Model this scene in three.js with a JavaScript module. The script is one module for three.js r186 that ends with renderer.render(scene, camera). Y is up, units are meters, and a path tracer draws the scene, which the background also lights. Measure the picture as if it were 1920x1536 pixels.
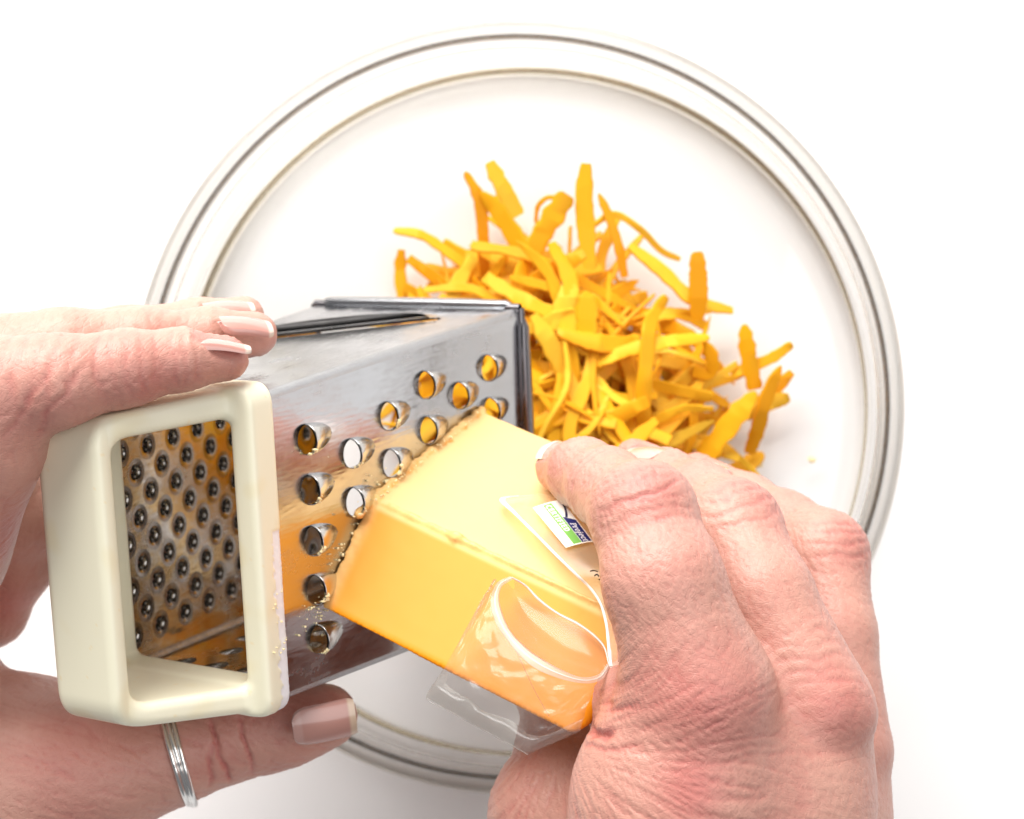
import * as THREE from 'three';
import { mergeGeometries, mergeVertices, toCreasedNormals } from 'three/addons/utils/BufferGeometryUtils.js';
import { ImprovedNoise } from 'three/addons/math/ImprovedNoise.js';
import { RectAreaLightUniformsLib } from 'three/addons/lights/RectAreaLightUniformsLib.js';

// ------------------------------------------------------------------ camera, light, exposure
const V3 = THREE.Vector3, FP = 3400, HC = 0.5;                 // lens in pixels of a 1920-wide frame, height of the lens
const scene = new THREE.Scene();
const camera = new THREE.PerspectiveCamera(2 * Math.atan(768 / FP) * 180 / Math.PI, 1.25, 0.02, 20);
camera.position.set(-0.025, 0.5, -0.012);
camera.up.set(0, 0, -1);
camera.lookAt(camera.position.clone().add(new V3(-205 / FP, -1, -135 / FP)));
camera.focus = 0.345; camera.userData.fStop = 22;
camera.updateMatrixWorld(true); camera.updateProjectionMatrix();
const renderer = new THREE.WebGLRenderer({ antialias: true });
renderer.toneMapping = THREE.LinearToneMapping;
renderer.toneMappingExposure = 1.38;
renderer.shadowMap.enabled = true;
scene.background = new THREE.Color(0.15, 0.15, 0.155);          // the white walls of the room, out of frame
RectAreaLightUniformsLib.init();
function areaLight(name, color, intensity, w, h, pos, at) {
  const l = new THREE.RectAreaLight(color, intensity, w, h);
  l.name = name; l.position.set(...pos); l.lookAt(new V3(...at)); scene.add(l); return l;
}
areaLight('window_light', 0xfffcf8, 8.2, 1.1, 0.8, [-0.32, 0.62, -0.9], [0, 0.05, 0]);
areaLight('overhead_fill_light', 0xffffff, 1.7, 1.0, 1.0, [0.55, 1.15, 0.05], [0, 0.05, 0]);  // added overhead fill, evens out the light on the table

// ------------------------------------------------------------------ frames and small helpers
// K: right-handed frame of the hands and tools. x to the right, y towards the lens, z down the picture, lens at (0, HC, 0).
const K0 = new THREE.Matrix4().makeBasis(new V3(1, 0, 0), new V3(0, 0, -1), new V3(0, 1, 0)).setPosition(0, HC, 0);
const M = camera.matrixWorld.clone().multiply(K0.clone().invert());
const k = (px, py, h) => new V3((px - 960) / FP * (HC - h), h, (py - 768) / FP * (HC - h));
const kr = (rpx, h) => rpx / FP * (HC - h);
function onTable(px, py, y) {                                 // where a line of sight meets a level plane of the place
  const a = camera.position, d = k(px, py, 0.2).applyMatrix4(M).sub(a);
  return a.clone().addScaledVector(d, (y - a.y) / d.y);
}
let seed = 12345;
const rnd = () => { seed = (seed + 0x6d2b79f5) | 0; let t = Math.imul(seed ^ (seed >>> 15), 1 | seed); t = (t + Math.imul(t ^ (t >>> 7), 61 | t)) ^ t; return ((t ^ (t >>> 14)) >>> 0) / 4294967296; };
const rr = (a, b) => a + (b - a) * rnd();
const PN = new ImprovedNoise(), noise = (x, y, z) => PN.noise(x + 100, y + 100, z + 100);
const clamp = (x, a, b) => Math.min(b, Math.max(a, x)), lerp = (a, b, t) => a + (b - a) * t;
const sstep = (a, b, x) => { const t = clamp((x - a) / (b - a), 0, 1); return t * t * (3 - 2 * t); };
const line = (v, w) => sstep(w, 0, Math.abs(v));               // a thin furrow where v passes zero
const names = new Map(), bases = new Map();
function numbered(n) { const c = names.get(n) ?? 0; names.set(n, c + 1); return c ? n + '_' + String(c).padStart(3, '0') : n; }
function thing(name, label, category, baseK, group) {          // a Group at the thing's base; parts are given in K
  const g = new THREE.Group(); g.name = numbered(name);
  g.applyMatrix4(new THREE.Matrix4().makeTranslation(baseK.x, baseK.y, baseK.z).premultiply(M));
  g.userData = { label, category }; if (group) g.userData.group = group;
  bases.set(g, baseK); scene.add(g); return g;
}
function part(name, geoK, mat, parent, label) {
  const b = bases.get(parent); geoK.translate(-b.x, -b.y, -b.z);
  const m = new THREE.Mesh(geoK, mat); m.name = name; m.castShadow = m.receiveShadow = true;
  if (label) m.userData.label = label;
  bases.set(m, b); parent.add(m); return m;
}
function soloMesh(name, geo, mat, label, category, group) {    // a top-level thing of one mesh, in the place's own axes
  geo.computeBoundingBox(); const c = geo.boundingBox.getCenter(new V3()); c.y = geo.boundingBox.min.y; geo.translate(-c.x, -c.y, -c.z);
  const m = new THREE.Mesh(geo, mat); m.name = numbered(name); m.position.copy(c); m.castShadow = m.receiveShadow = true;
  m.userData = { label, category }; if (group) m.userData.group = group; scene.add(m); return m;
}
function mapGeo(geo, O, U, W, N) {                             // geometry in (x, y, z) laid on the axes U, W, N at O
  const m = new THREE.Matrix4().makeBasis(U, W, N).setPosition(O), flip = m.determinant() < 0;
  geo = geo.index ? geo.toNonIndexed() : geo; geo.applyMatrix4(m);
  if (flip) for (const n of Object.keys(geo.attributes)) {
    const a = geo.attributes[n], s = a.itemSize;
    for (let i = 0; i < a.count; i += 3) for (let c = 0; c < s; c++) { const t = a.array[(i + 1) * s + c]; a.array[(i + 1) * s + c] = a.array[(i + 2) * s + c]; a.array[(i + 2) * s + c] = t; }
  }
  geo.computeVertexNormals(); return geo;
}
function gridGeo(nu, nv, fn) {                                 // surface fn(u, v) -> V3, uv in 0..1
  const p = [], uv = [], ix = [];
  for (let j = 0; j <= nv; j++) for (let i = 0; i <= nu; i++) { const q = fn(i / nu, j / nv); p.push(q.x, q.y, q.z); uv.push(i / nu, j / nv); }
  for (let j = 0; j < nv; j++) for (let i = 0; i < nu; i++) { const a = j * (nu + 1) + i, b = a + 1, c = a + nu + 1, d = c + 1; ix.push(a, c, b, b, c, d); }
  const g = new THREE.BufferGeometry();
  g.setAttribute('position', new THREE.Float32BufferAttribute(p, 3)); g.setAttribute('uv', new THREE.Float32BufferAttribute(uv, 2)); g.setIndex(ix); g.computeVertexNormals();
  return g;
}
const tube = (pts, r, seg = 40, sides = 8, closed = false) => new THREE.TubeGeometry(new THREE.CatmullRomCurve3(pts, closed), seg, r, sides, closed);

// ------------------------------------------------------------------ solids from distance fields
const smin = (a, b, q) => { const h = q - Math.abs(a - b); return h > 0 ? Math.min(a, b) - h * h / (4 * q) : Math.min(a, b); };
const smax = (a, b, q) => -smin(-a, -b, q);
function cone(a, b, ra, rb) {                                  // tapered capsule
  const bx = b.x - a.x, by = b.y - a.y, bz = b.z - a.z, l2 = bx * bx + by * by + bz * bz, dr = ra - rb, a2 = l2 - dr * dr, il2 = 1 / l2;
  if (a2 <= 0) { const big = ra > rb ? [a, ra] : [b, rb]; return (x, y, z) => Math.hypot(x - big[0].x, y - big[0].y, z - big[0].z) - big[1]; }
  return (x, y, z) => {
    const px = x - a.x, py = y - a.y, pz = z - a.z, t = px * bx + py * by + pz * bz, w = t - l2;
    const qx = px * l2 - bx * t, qy = py * l2 - by * t, qz = pz * l2 - bz * t, x2 = qx * qx + qy * qy + qz * qz, y2 = t * t * l2, z2 = w * w * l2;
    const kk = Math.sign(dr) * dr * dr * x2;
    if (Math.sign(w) * a2 * z2 > kk) return Math.sqrt(x2 + z2) * il2 - rb;
    if (Math.sign(t) * a2 * y2 < kk) return Math.sqrt(x2 + y2) * il2 - ra;
    return (Math.sqrt(x2 * a2 * il2) + t * dr) * il2 - ra;
  };
}
const ball = (c, r) => (x, y, z) => Math.hypot(x - c.x, y - c.y, z - c.z) - r;
class Body {                                                   // groups of shapes, each group joined by its own softness
  constructor() { this.groups = []; this.kmax = 0; }
  group(soft, join, shapes) { this.groups.push({ soft, join, shapes }); this.kmax = Math.max(this.kmax, soft, join); return this; }
  at(x, y, z, groups = this.groups) {
    let D = 1e3;
    for (const g of groups) { let d = 1e3; for (const s of g.shapes) d = smin(d, s(x, y, z), g.soft); D = smin(D, d, g.join); }
    return D;
  }
  near(x, y, z, R) { const out = []; for (const g of this.groups) { const s = g.shapes.filter((f) => f(x, y, z) < 3 * R + this.kmax); if (s.length) out.push({ ...g, shapes: s }); } return out; }
}
function meshField(at, near, lo, hi, cell) {                   // surface nets over the blocks that hold the surface
  const B = 8, nb = [0, 1, 2].map((i) => Math.ceil((hi[i] - lo[i]) / cell / B)), n = nb.map((b) => b * B + 1), [nx, ny, nz] = n;
  const F = new Float32Array(nx * ny * nz).fill(1e3), R = cell * B * 0.87, blocks = [], id = (i, j, l) => (l * ny + j) * nx + i;
  for (let bz = 0; bz < nb[2]; bz++) for (let by = 0; by < nb[1]; by++) for (let bx = 0; bx < nb[0]; bx++) {
    const cx = lo[0] + (bx + 0.5) * B * cell, cy = lo[1] + (by + 0.5) * B * cell, cz = lo[2] + (bz + 0.5) * B * cell, d = at(cx, cy, cz);
    if (Math.abs(d) > R * 1.35 + cell * 2) { if (d < 0) for (let l = 0; l <= B; l++) for (let j = 0; j <= B; j++) for (let i = 0; i <= B; i++) { const q = id(bx * B + i, by * B + j, bz * B + l); if (F[q] === 1e3) F[q] = -1e2; } continue; }
    blocks.push([bx, by, bz, near ? near(cx, cy, cz, R) : undefined]);
  }
  for (const [bx, by, bz, c] of blocks) for (let l = 0; l <= B; l++) for (let j = 0; j <= B; j++) for (let i = 0; i <= B; i++)
    F[id(bx * B + i, by * B + j, bz * B + l)] = at(lo[0] + (bx * B + i) * cell, lo[1] + (by * B + j) * cell, lo[2] + (bz * B + l) * cell, c);
  const vid = new Map(), P = [], ctx = [], ix = [];
  for (const [bx, by, bz, c] of blocks) for (let l = bz * B; l < bz * B + B; l++) for (let j = by * B; j < by * B + B; j++) for (let i = bx * B; i < bx * B + B; i++) {
    let s = 0, x = 0, y = 0, z = 0, m = 0; const v = [];
    for (let q = 0; q < 8; q++) { v[q] = F[id(i + (q & 1), j + ((q >> 1) & 1), l + (q >> 2))]; if (v[q] < 0) m++; }
    if (m === 0 || m === 8) continue;
    for (let q = 0; q < 8; q++) for (const e of [1, 2, 4]) if (!(q & e)) {
      const a = v[q], b = v[q | e]; if ((a < 0) === (b < 0)) continue;
      const t = a / (a - b); x += (q & 1) + (e === 1 ? t : 0); y += ((q >> 1) & 1) + (e === 2 ? t : 0); z += (q >> 2) + (e === 4 ? t : 0); s++;
    }
    vid.set(id(i, j, l), P.length / 3); ctx.push(c);
    P.push(lo[0] + (i + x / s) * cell, lo[1] + (j + y / s) * cell, lo[2] + (l + z / s) * cell);
  }
  const step = [1, nx, nx * ny];
  for (const q of vid.keys()) for (let ax = 0; ax < 3; ax++) {
    const e = step[ax], a = F[q] < 0, b = F[q + e] < 0; if (a === b) continue;
    const u = step[(ax + 1) % 3], w = step[(ax + 2) % 3], c = [vid.get(q), vid.get(q - u), vid.get(q - u - w), vid.get(q - w)];
    if (c.some((t) => t === undefined)) continue;
    if (a) ix.push(c[0], c[1], c[2], c[0], c[2], c[3]); else ix.push(c[0], c[2], c[1], c[0], c[3], c[2]);
  }
  const p = new Float32Array(P), nrm = new Float32Array(P.length), e = cell * 0.6;
  for (let it = 0; it < 2; it++) for (let i = 0; i < p.length; i += 3) {      // settle on the surface, take its normal
    const [x, y, z] = [p[i], p[i + 1], p[i + 2]], c = ctx[i / 3], d = at(x, y, z, c);
    let gx = at(x + e, y, z, c) - at(x - e, y, z, c), gy = at(x, y + e, z, c) - at(x, y - e, z, c), gz = at(x, y, z + e, c) - at(x, y, z - e, c);
    const g = Math.hypot(gx, gy, gz) || 1; gx /= g; gy /= g; gz /= g;
    const mv = clamp(d, -cell, cell) * 0.9; p[i] -= gx * mv; p[i + 1] -= gy * mv; p[i + 2] -= gz * mv; nrm[i] = gx; nrm[i + 1] = gy; nrm[i + 2] = gz;
  }
  const g = new THREE.BufferGeometry(); g.setAttribute('position', new THREE.BufferAttribute(p, 3)); g.setAttribute('normal', new THREE.BufferAttribute(nrm, 3)); g.setIndex(ix);
  return g;
}
function finish(g, height, color) {                            // relief along the normal, and the vertex colour
  const p = g.attributes.position, n = g.attributes.normal, c = color && new Float32Array(p.count * 3), v = new V3(), w = new V3();
  for (let i = 0; i < p.count; i++) {
    v.fromBufferAttribute(p, i); w.fromBufferAttribute(n, i);
    const h = height ? height(v, w) : 0;
    if (c) { const q = color(v, w, h); c[i * 3] = q[0]; c[i * 3 + 1] = q[1]; c[i * 3 + 2] = q[2]; }
    if (h) p.setXYZ(i, v.x + w.x * h, v.y + w.y * h, v.z + w.z * h);
  }
  if (c) g.setAttribute('color', new THREE.BufferAttribute(c, 3));
  if (height) g.computeVertexNormals();
  return g;
}

// ------------------------------------------------------------------ materials
function dataTex(n, fn, rep = 1) {
  const a = new Uint8Array(n * n * 4);
  for (let j = 0; j < n; j++) for (let i = 0; i < n; i++) { const v = clamp(fn(i / n, j / n), 0, 1) * 255, q = (j * n + i) * 4; a[q] = a[q + 1] = a[q + 2] = v; a[q + 3] = 255; }
  const t = new THREE.DataTexture(a, n, n); t.wrapS = t.wrapT = THREE.RepeatWrapping; t.magFilter = THREE.LinearFilter; t.repeat.set(rep, rep); t.needsUpdate = true; return t;
}
const steelRough = dataTex(512, (u, v) => 0.36 + 0.26 * noise(u * 5, v * 7, 1) + 0.16 * noise(u * 14, v * 60, 2) + 0.1 * noise(u * 60, v * 60, 5) + 0.25 * Math.max(0, noise(u * 3, v * 11, 9)), 16);
const steelBump = dataTex(512, (u, v) => 0.5 + 0.3 * noise(u * 3, v * 3, 4) + 0.15 * noise(u * 20, v * 90, 6), 16);
const skinBump = (() => {                                      // fine furrows and pores
  const t = dataTex(1024, (u, v) => { const x = u * 20, y = v * 20; return 0.62 - 0.30 * line(noise(x * 1.1 + y * 0.7, y * 0.5, 1), 0.13) - 0.28 * line(noise(y * 1.2 - x * 0.6, x * 0.5, 6), 0.13) - 0.2 * line(noise(x * 2.4, y * 2.2, 11), 0.12) + 0.14 * noise(x * 3, y * 3, 3) - 0.25 * sstep(0.42, 0.6, noise(x * 1.6, y * 1.6, 21)); }, 1);
  t.wrapS = t.wrapT = THREE.MirroredRepeatWrapping; return t;
})();
const skinUV = (g, a, b, size) => { const p = g.attributes.position, uv = new Float32Array(p.count * 2); for (let i = 0; i < p.count; i++) { const x = p.getX(i), y = p.getY(i), z = p.getZ(i); uv[i * 2] = (x * a.x + y * a.y + z * a.z) / size; uv[i * 2 + 1] = (x * b.x + y * b.y + z * b.z) / size; } g.setAttribute('uv', new THREE.BufferAttribute(uv, 2)); };
const stainAndReflection = (() => {                                         // dried cheese film, plus brown tint for orange reflections on the steel inside
  const n = 512, a = new Uint8Array(n * n * 4);
  for (let j = 0; j < n; j++) for (let i = 0; i < n; i++) {
    const u = i / n, v = j / n, m = sstep(-0.35, 0.35, noise(u * 6, v * 6, 2) + 0.5 * noise(u * 16, v * 16, 4) + 0.25 * noise(u * 50, v * 50, 7)), q = (j * n + i) * 4;
    a[q] = lerp(184, 190, m); a[q + 1] = lerp(182, 166, m); a[q + 2] = lerp(178, 124, m); a[q + 3] = 255;
  }
  const t = new THREE.DataTexture(a, n, n); t.wrapS = t.wrapT = THREE.RepeatWrapping; t.magFilter = THREE.LinearFilter; t.repeat.set(16, 16); t.colorSpace = THREE.SRGBColorSpace; t.needsUpdate = true; return t;
})();
const mats = {
  stainedReflecting: new THREE.MeshStandardMaterial({ map: stainAndReflection, metalness: 1, roughness: 0.5, roughnessMap: steelRough, bumpMap: steelBump, bumpScale: 0.00005 }),
  paper: new THREE.MeshStandardMaterial({ color: new THREE.Color(0.86, 0.86, 0.86), roughness: 0.9 }),
  glass: new THREE.MeshPhysicalMaterial({ color: 0xffffff, roughness: 0, transmission: 1, thickness: 0.005, ior: 1.47, attenuationColor: new THREE.Color(0.60, 0.57, 0.53), attenuationDistance: 0.007 }),
  darkLineGlass: new THREE.MeshPhysicalMaterial({ color: 0xffffff, roughness: 0, transmission: 1, thickness: 0.005, ior: 1.47, attenuationColor: new THREE.Color(0.42, 0.40, 0.38), attenuationDistance: 0.003 }),  // darkened glass that draws the dark refraction line inside the rim
  wallPane: new THREE.MeshPhysicalMaterial({ color: new THREE.Color(0.925, 0.92, 0.91), roughness: 0, transmission: 1, thickness: 0, ior: 1.47, side: THREE.DoubleSide }),
  footGlass: new THREE.MeshPhysicalMaterial({ color: 0xffffff, roughness: 0, transmission: 1, thickness: 0.005, ior: 1.47, attenuationColor: new THREE.Color(0.56, 0.48, 0.34), attenuationDistance: 0.008 }),
  pane: new THREE.MeshPhysicalMaterial({ color: new THREE.Color(1, 1, 1), roughness: 0, transmission: 1, thickness: 0, ior: 1.47, side: THREE.DoubleSide }),
  steel: new THREE.MeshStandardMaterial({ color: new THREE.Color(0.48, 0.485, 0.50), metalness: 1, roughness: 0.48, roughnessMap: steelRough, bumpMap: steelBump, bumpScale: 0.00006 }),
  toothSteel: new THREE.MeshStandardMaterial({ color: new THREE.Color(0.62, 0.61, 0.60), metalness: 1, roughness: 0.2, side: THREE.DoubleSide }),
  litRimSteel: new THREE.MeshStandardMaterial({ color: new THREE.Color(0.38, 0.385, 0.40), metalness: 1, roughness: 0.26 }),
  lip: new THREE.MeshStandardMaterial({ color: new THREE.Color(0.16, 0.155, 0.15), metalness: 1, roughness: 0.3, side: THREE.DoubleSide }),  // near-black steel, standing in for the dark reflection under the blade
  shadedCupSteel: new THREE.MeshStandardMaterial({ color: new THREE.Color(0.30, 0.28, 0.26), metalness: 1, roughness: 0.18, side: THREE.DoubleSide }),  // darkened steel, puts the shade inside the punched cups into the colour
  shadedRimSteel: new THREE.MeshStandardMaterial({ color: new THREE.Color(0.2, 0.19, 0.2), metalness: 1, roughness: 0.24 }),
  cream: new THREE.MeshPhysicalMaterial({ color: 0xffffff, vertexColors: true, roughness: 0.38, clearcoat: 0.15, clearcoatRoughness: 0.3 }),
  cheese: new THREE.MeshPhysicalMaterial({ color: 0xffffff, vertexColors: true, roughness: 0.5, specularIntensity: 0.45 }),
  shred: [[0.94, 0.46, 0.010], [0.95, 0.50, 0.018], [0.92, 0.41, 0.008], [0.96, 0.56, 0.035]].map((c) => new THREE.MeshPhysicalMaterial({ color: new THREE.Color(...c), roughness: 0.5, specularIntensity: 0.6, transmission: 0.14, thickness: 0, ior: 1.4 })),
  crumb: new THREE.MeshStandardMaterial({ color: new THREE.Color(0.95, 0.80, 0.46), roughness: 0.7 }),
  skin: new THREE.MeshPhysicalMaterial({ color: 0xffffff, vertexColors: true, roughness: 0.4, specularIntensity: 0.8, bumpMap: skinBump, bumpScale: 0.000085 }),
  nail: new THREE.MeshPhysicalMaterial({ color: 0xffffff, vertexColors: true, roughness: 0.25, clearcoat: 0.8, clearcoatRoughness: 0.12 }),
  silver: new THREE.MeshStandardMaterial({ color: new THREE.Color(0.85, 0.84, 0.82), metalness: 1, roughness: 0.16 }),
  film: new THREE.MeshPhysicalMaterial({ color: new THREE.Color(1.0, 0.95, 0.80), transmission: 0.88, thickness: 0, roughness: 0.35, ior: 1.45, side: THREE.DoubleSide }),
  clear: new THREE.MeshPhysicalMaterial({ color: new THREE.Color(0.86, 0.855, 0.84), transmission: 0.94, thickness: 0, specularIntensity: 0.6, roughness: 0.2, ior: 1.5, side: THREE.DoubleSide }),
  whiteEdge: new THREE.MeshPhysicalMaterial({ color: new THREE.Color(0.95, 0.94, 0.92), transmission: 0.25, thickness: 0, roughness: 0.6 }),
  ink: new THREE.MeshStandardMaterial({ color: new THREE.Color(0.02, 0.016, 0.012), roughness: 0.6 }),
};

// ------------------------------------------------------------------ the tabletop and the glass bowl
{
  const t = new THREE.Mesh(new THREE.BoxGeometry(3, 0.02, 3), mats.paper); t.name = 'tabletop'; t.position.set(0, -0.01, 0); t.receiveShadow = true;
  t.userData = { kind: 'structure', label: 'plain white tabletop under the glass bowl' }; scene.add(t);
}
const RIM_Y = 0.05, rimC = onTable(960, 757, RIM_Y), bowlC = new V3(rimC.x, 0, rimC.z);
{
  const s = 731 * (onTable(960, 757, RIM_Y).distanceTo(camera.position)) / FP, rb = s * 0.962;   // outer radius of the rim, radius of the foot
  const bowl = new THREE.Group(); bowl.name = 'glass_bowl'; bowl.position.copy(bowlC); scene.add(bowl);
  bowl.userData = { label: 'large round clear glass bowl with rolled rim, holding the orange shreds', category: 'bowl' };
  const turned = (name, prof, mat) => {
    const g = mergeVertices(new THREE.LatheGeometry(prof.map(([r, y]) => new THREE.Vector2(Math.max(r, 1e-5), y)), 240)); g.deleteAttribute('normal'); g.computeVertexNormals();
    const m = new THREE.Mesh(g, mat); m.name = name; m.castShadow = m.receiveShadow = true; bowl.add(m);
  };
  const ringSection = (r, y, a, b, n = 20, p = 1) => Array.from({ length: n + 1 }, (_, i) => { const t = -i / n * Math.PI * 2; return [r + a * Math.sign(Math.cos(t)) * Math.pow(Math.abs(Math.cos(t)), p), y - b * Math.sign(Math.sin(t)) * Math.pow(Math.abs(Math.sin(t)), p)]; });
  turned('rim', ringSection(s - 0.0016, RIM_Y - 0.0026, 0.0016, 0.0026, 24, 0.85), mats.glass);
  turned('dark_line_ring', ringSection(s - 0.0040, RIM_Y - 0.0040, 0.0007, 0.0024, 20, 0.9), mats.darkLineGlass);  // ring added for the dark line seen by refraction in clear glass
  turned('added_line_ring', ringSection(s - 0.0058, 0.0415, 0.0003, 0.0014, 16, 0.9), mats.glass);  // thin ring added for one more refraction line
  turned('wall', [[s - 0.0044, RIM_Y - 0.0056], [s - 0.0052, RIM_Y - 0.0066], [s - 0.0053, 0.036], [s - 0.0056, 0.022], [rb + 0.0012, 0.0075]], mats.wallPane);
  turned('outer_wall', [[s - 0.0012, RIM_Y - 0.0052], [s - 0.0018, 0.036], [s - 0.0018, 0.02], [rb + 0.0024, 0.0050]], mats.wallPane);
  turned('foot_ring', ringSection(rb + 0.0006, 0.0034, 0.0011, 0.0032, 20, 0.9), mats.footGlass);
  turned('base', [[rb - 0.0012, 0.0046], [s * 0.6, 0.0043], [0, 0.0042]], mats.pane);
}

// ------------------------------------------------------------------ the box grater
const gA = new V3(0.462633, -0.870472, -0.168359), gB = new V3(0.04028, -0.16906, 0.984782), gC = new V3(-0.885689, -0.462374, -0.04315), gO = new V3(-0.065811, 0.130999, 0.026435);
const [gL, B1, C1, B2, C2] = [0.093799, 0.062796, 0.04449, 0.07314, 0.058277];
const pt = (a, b, c) => gO.clone().addScaledVector(gA, a * gL).addScaledVector(gB, b * (B1 + (B2 - B1) * a) / 2).addScaledVector(gC, (c * 2 - 1) * (C1 + (C2 - C1) * a) / 2);
const panelFrame = (o, uEnd, side, inside) => {                // axes of one wall: u down the grater, v across, n outward
  const U = uEnd.clone().sub(o).normalize(), S = side.clone().sub(o).normalize(), N = new V3().crossVectors(U, S).normalize();
  const W = new V3().crossVectors(N, U).normalize();
  if (W.dot(S) < 0) W.negate();
  if (N.dot(inside.clone().sub(o)) > 0) N.negate();
  return { O: o, U, W, N, P: (u, v, n = 0) => o.clone().addScaledVector(U, u).addScaledVector(W, v).addScaledVector(N, n) };
};
const mid = pt(0.5, 0, 0.5);
const FR = panelFrame(pt(0, 0, 0), pt(1, 0, 0), pt(0, 1, 0), mid), BK = panelFrame(pt(0, 0, 1), pt(1, 0, 1), pt(0, 1, 1), mid);
const TP = panelFrame(pt(0, -1, 0.5), pt(1, -1, 0.5), pt(0, -1, 1), mid), BT = panelFrame(pt(0, 1, 0.5), pt(1, 1, 0.5), pt(0, 1, 1), mid);
const grater = thing('box_grater', 'small four-sided steel box grater with cream plastic loop handle, held tilted over the bowl', 'grater', pt(1, 0, 0.5));
const PL = 0.0945, BEND = 0.0018, T = 0.0005;
function wall(fr, w0, w1, holes, name, mat = mats.steel, len = PL) {
  const s = new THREE.Shape([[-0.004, -(w0 / 2 - BEND)], [len, -(w1 / 2 - BEND)], [len, w1 / 2 - BEND], [-0.004, w0 / 2 - BEND]].map((p) => new THREE.Vector2(...p)));
  for (const h of holes) s.holes.push(new THREE.Path(h.map((p) => new THREE.Vector2(...p))));
  const g = new THREE.ExtrudeGeometry(s, { depth: T, bevelEnabled: false, steps: 1 });
  g.translate(0, 0, -T);
  return part(name, mapGeo(g, fr.O, fr.U, fr.W, fr.N), mat, grater);
}
// a coarse tooth: an opening with a raised hood behind it; hole half-width by u
function toothShape(R, front, L, h0) {
  const hw = (u) => u < 0 ? R * Math.sqrt(Math.max(0, 1 - (u / front) ** 2)) : R * Math.pow(Math.max(0, 1 - (u / L) ** 2), 0.6);
  const outline = [];
  for (let i = 0; i <= 12; i++) { const t = i / 12 * Math.PI; outline.push([-Math.sin(t) * front, -Math.cos(t) * R]); }
  for (let i = 1; i < 10; i++) { const u = i / 10 * L; outline.push([u, hw(u)]); }
  outline.push([L, 0]);
  for (let i = 9; i > 0; i--) { const u = i / 10 * L; outline.push([u, -hw(u)]); }
  const g = gridGeo(18, 10, (a, b) => {
    const ph = a * Math.PI, u = b * L * 1.04 - 0.0004 * Math.sin(ph) , w = Math.max(hw(clamp(u, 0, L)), 0) + 0.00025, h = h0 * (1 - Math.pow(b, 1.35));
    return new V3(u, h * Math.pow(Math.sin(ph), 0.95) - 0.0001, -Math.cos(ph) * w);          // local axes: x = u, y = n, z = v
  });
  const back = g.clone(), bp = back.attributes.position, gn = g.attributes.normal;
  for (let i = 0; i < bp.count; i++) bp.setXYZ(i, bp.getX(i) - 0.00022 * 1, bp.getY(i) * 0.9 - 0.0002, bp.getZ(i) * 0.93);
  const lip = [];
  for (let i = 0; i <= 18; i++) lip.push(new V3(g.attributes.position.getX(i), g.attributes.position.getY(i) * 0.97, g.attributes.position.getZ(i) * 0.97));
  return { outline, geo: mergeGeometries([g.toNonIndexed(), back.toNonIndexed(), tube(lip, 0.00012, 24, 6).toNonIndexed()]) };
}
const frameMatrix = (fr, u, v, parent) => { const b = bases.get(parent), o = fr.P(u, v); o.sub(b); return new THREE.Matrix4().makeBasis(fr.U, fr.N, new V3().crossVectors(fr.U, fr.N)).setPosition(o); };
function stamp(name, geo, mat, fr, u, v, parent) {
  const m = new THREE.Mesh(geo, mat); m.name = name; m.applyMatrix4(frameMatrix(fr, u, v, parent)); m.castShadow = m.receiveShadow = true; parent.add(m); return m;
}
// front wall: coarse teeth in staggered columns
const coarse = toothShape(0.0030, 0.0028, 0.0084, 0.0033), coarseAt = [];
[12.2, 26.8, 40.4, 54.8, 68.0, 80.6].forEach((u, i) => { for (const v of (i % 2 ? [-14.3, -4, 6.3, 16.6] : [-19.9, -9.6, 1.0, 11.2, 21.7])) coarseAt.push([(u - 1.5) / 1000, (v + (i === 3 ? 0.0 : 0)) / 1000]); });
for (const v of [-24.4]) coarseAt.push([0.0533, v / 1000], [0.079, v / 1000]);
const holesOf = (list, outline) => list.map(([u, v]) => outline.map(([x, y]) => [u + x, v + y]));
const frontWall = wall(FR, B1, B2, holesOf(coarseAt, coarse.outline), 'coarse_panel');
coarseAt.forEach(([u, v]) => stamp('coarse_tooth', coarse.geo, mats.toothSteel, FR, u, v, frontWall));
// back wall: fine punched holes, seen from inside through the handle
const fineAt = [];
for (let i = 0; i < 9; i++) for (let j = -3; j <= 3; j++) { fineAt.push([0.0075 + i * 0.0097, j * 0.01 - (0.0 - 0.005) - 0.0]); if (i < 9 && j < 3) fineAt.push([0.01235 + i * 0.0097, j * 0.01 + 0.01]); }
const fineHole = Array.from({ length: 14 }, (_, i) => [Math.cos(-i / 14 * 2 * Math.PI) * 0.0029, Math.sin(-i / 14 * 2 * Math.PI) * 0.0030]);
const fineOK = fineAt.filter(([u, v]) => Math.abs(v) < (C1, B1 / 2 - 0.005) && u < 0.09);
const backWall = wall(BK, B1, B2, holesOf(fineOK, fineHole), 'fine_panel', mats.stainedReflecting);
{
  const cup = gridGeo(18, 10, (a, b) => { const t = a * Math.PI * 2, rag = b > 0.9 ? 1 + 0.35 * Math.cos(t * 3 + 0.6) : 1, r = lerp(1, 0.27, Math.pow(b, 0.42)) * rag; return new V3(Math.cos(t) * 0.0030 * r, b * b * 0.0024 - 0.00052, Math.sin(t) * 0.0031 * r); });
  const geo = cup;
  fineOK.forEach(([u, v]) => stamp('fine_tooth', geo, mats.shadedCupSteel, BK, u, v, backWall));
}
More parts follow.
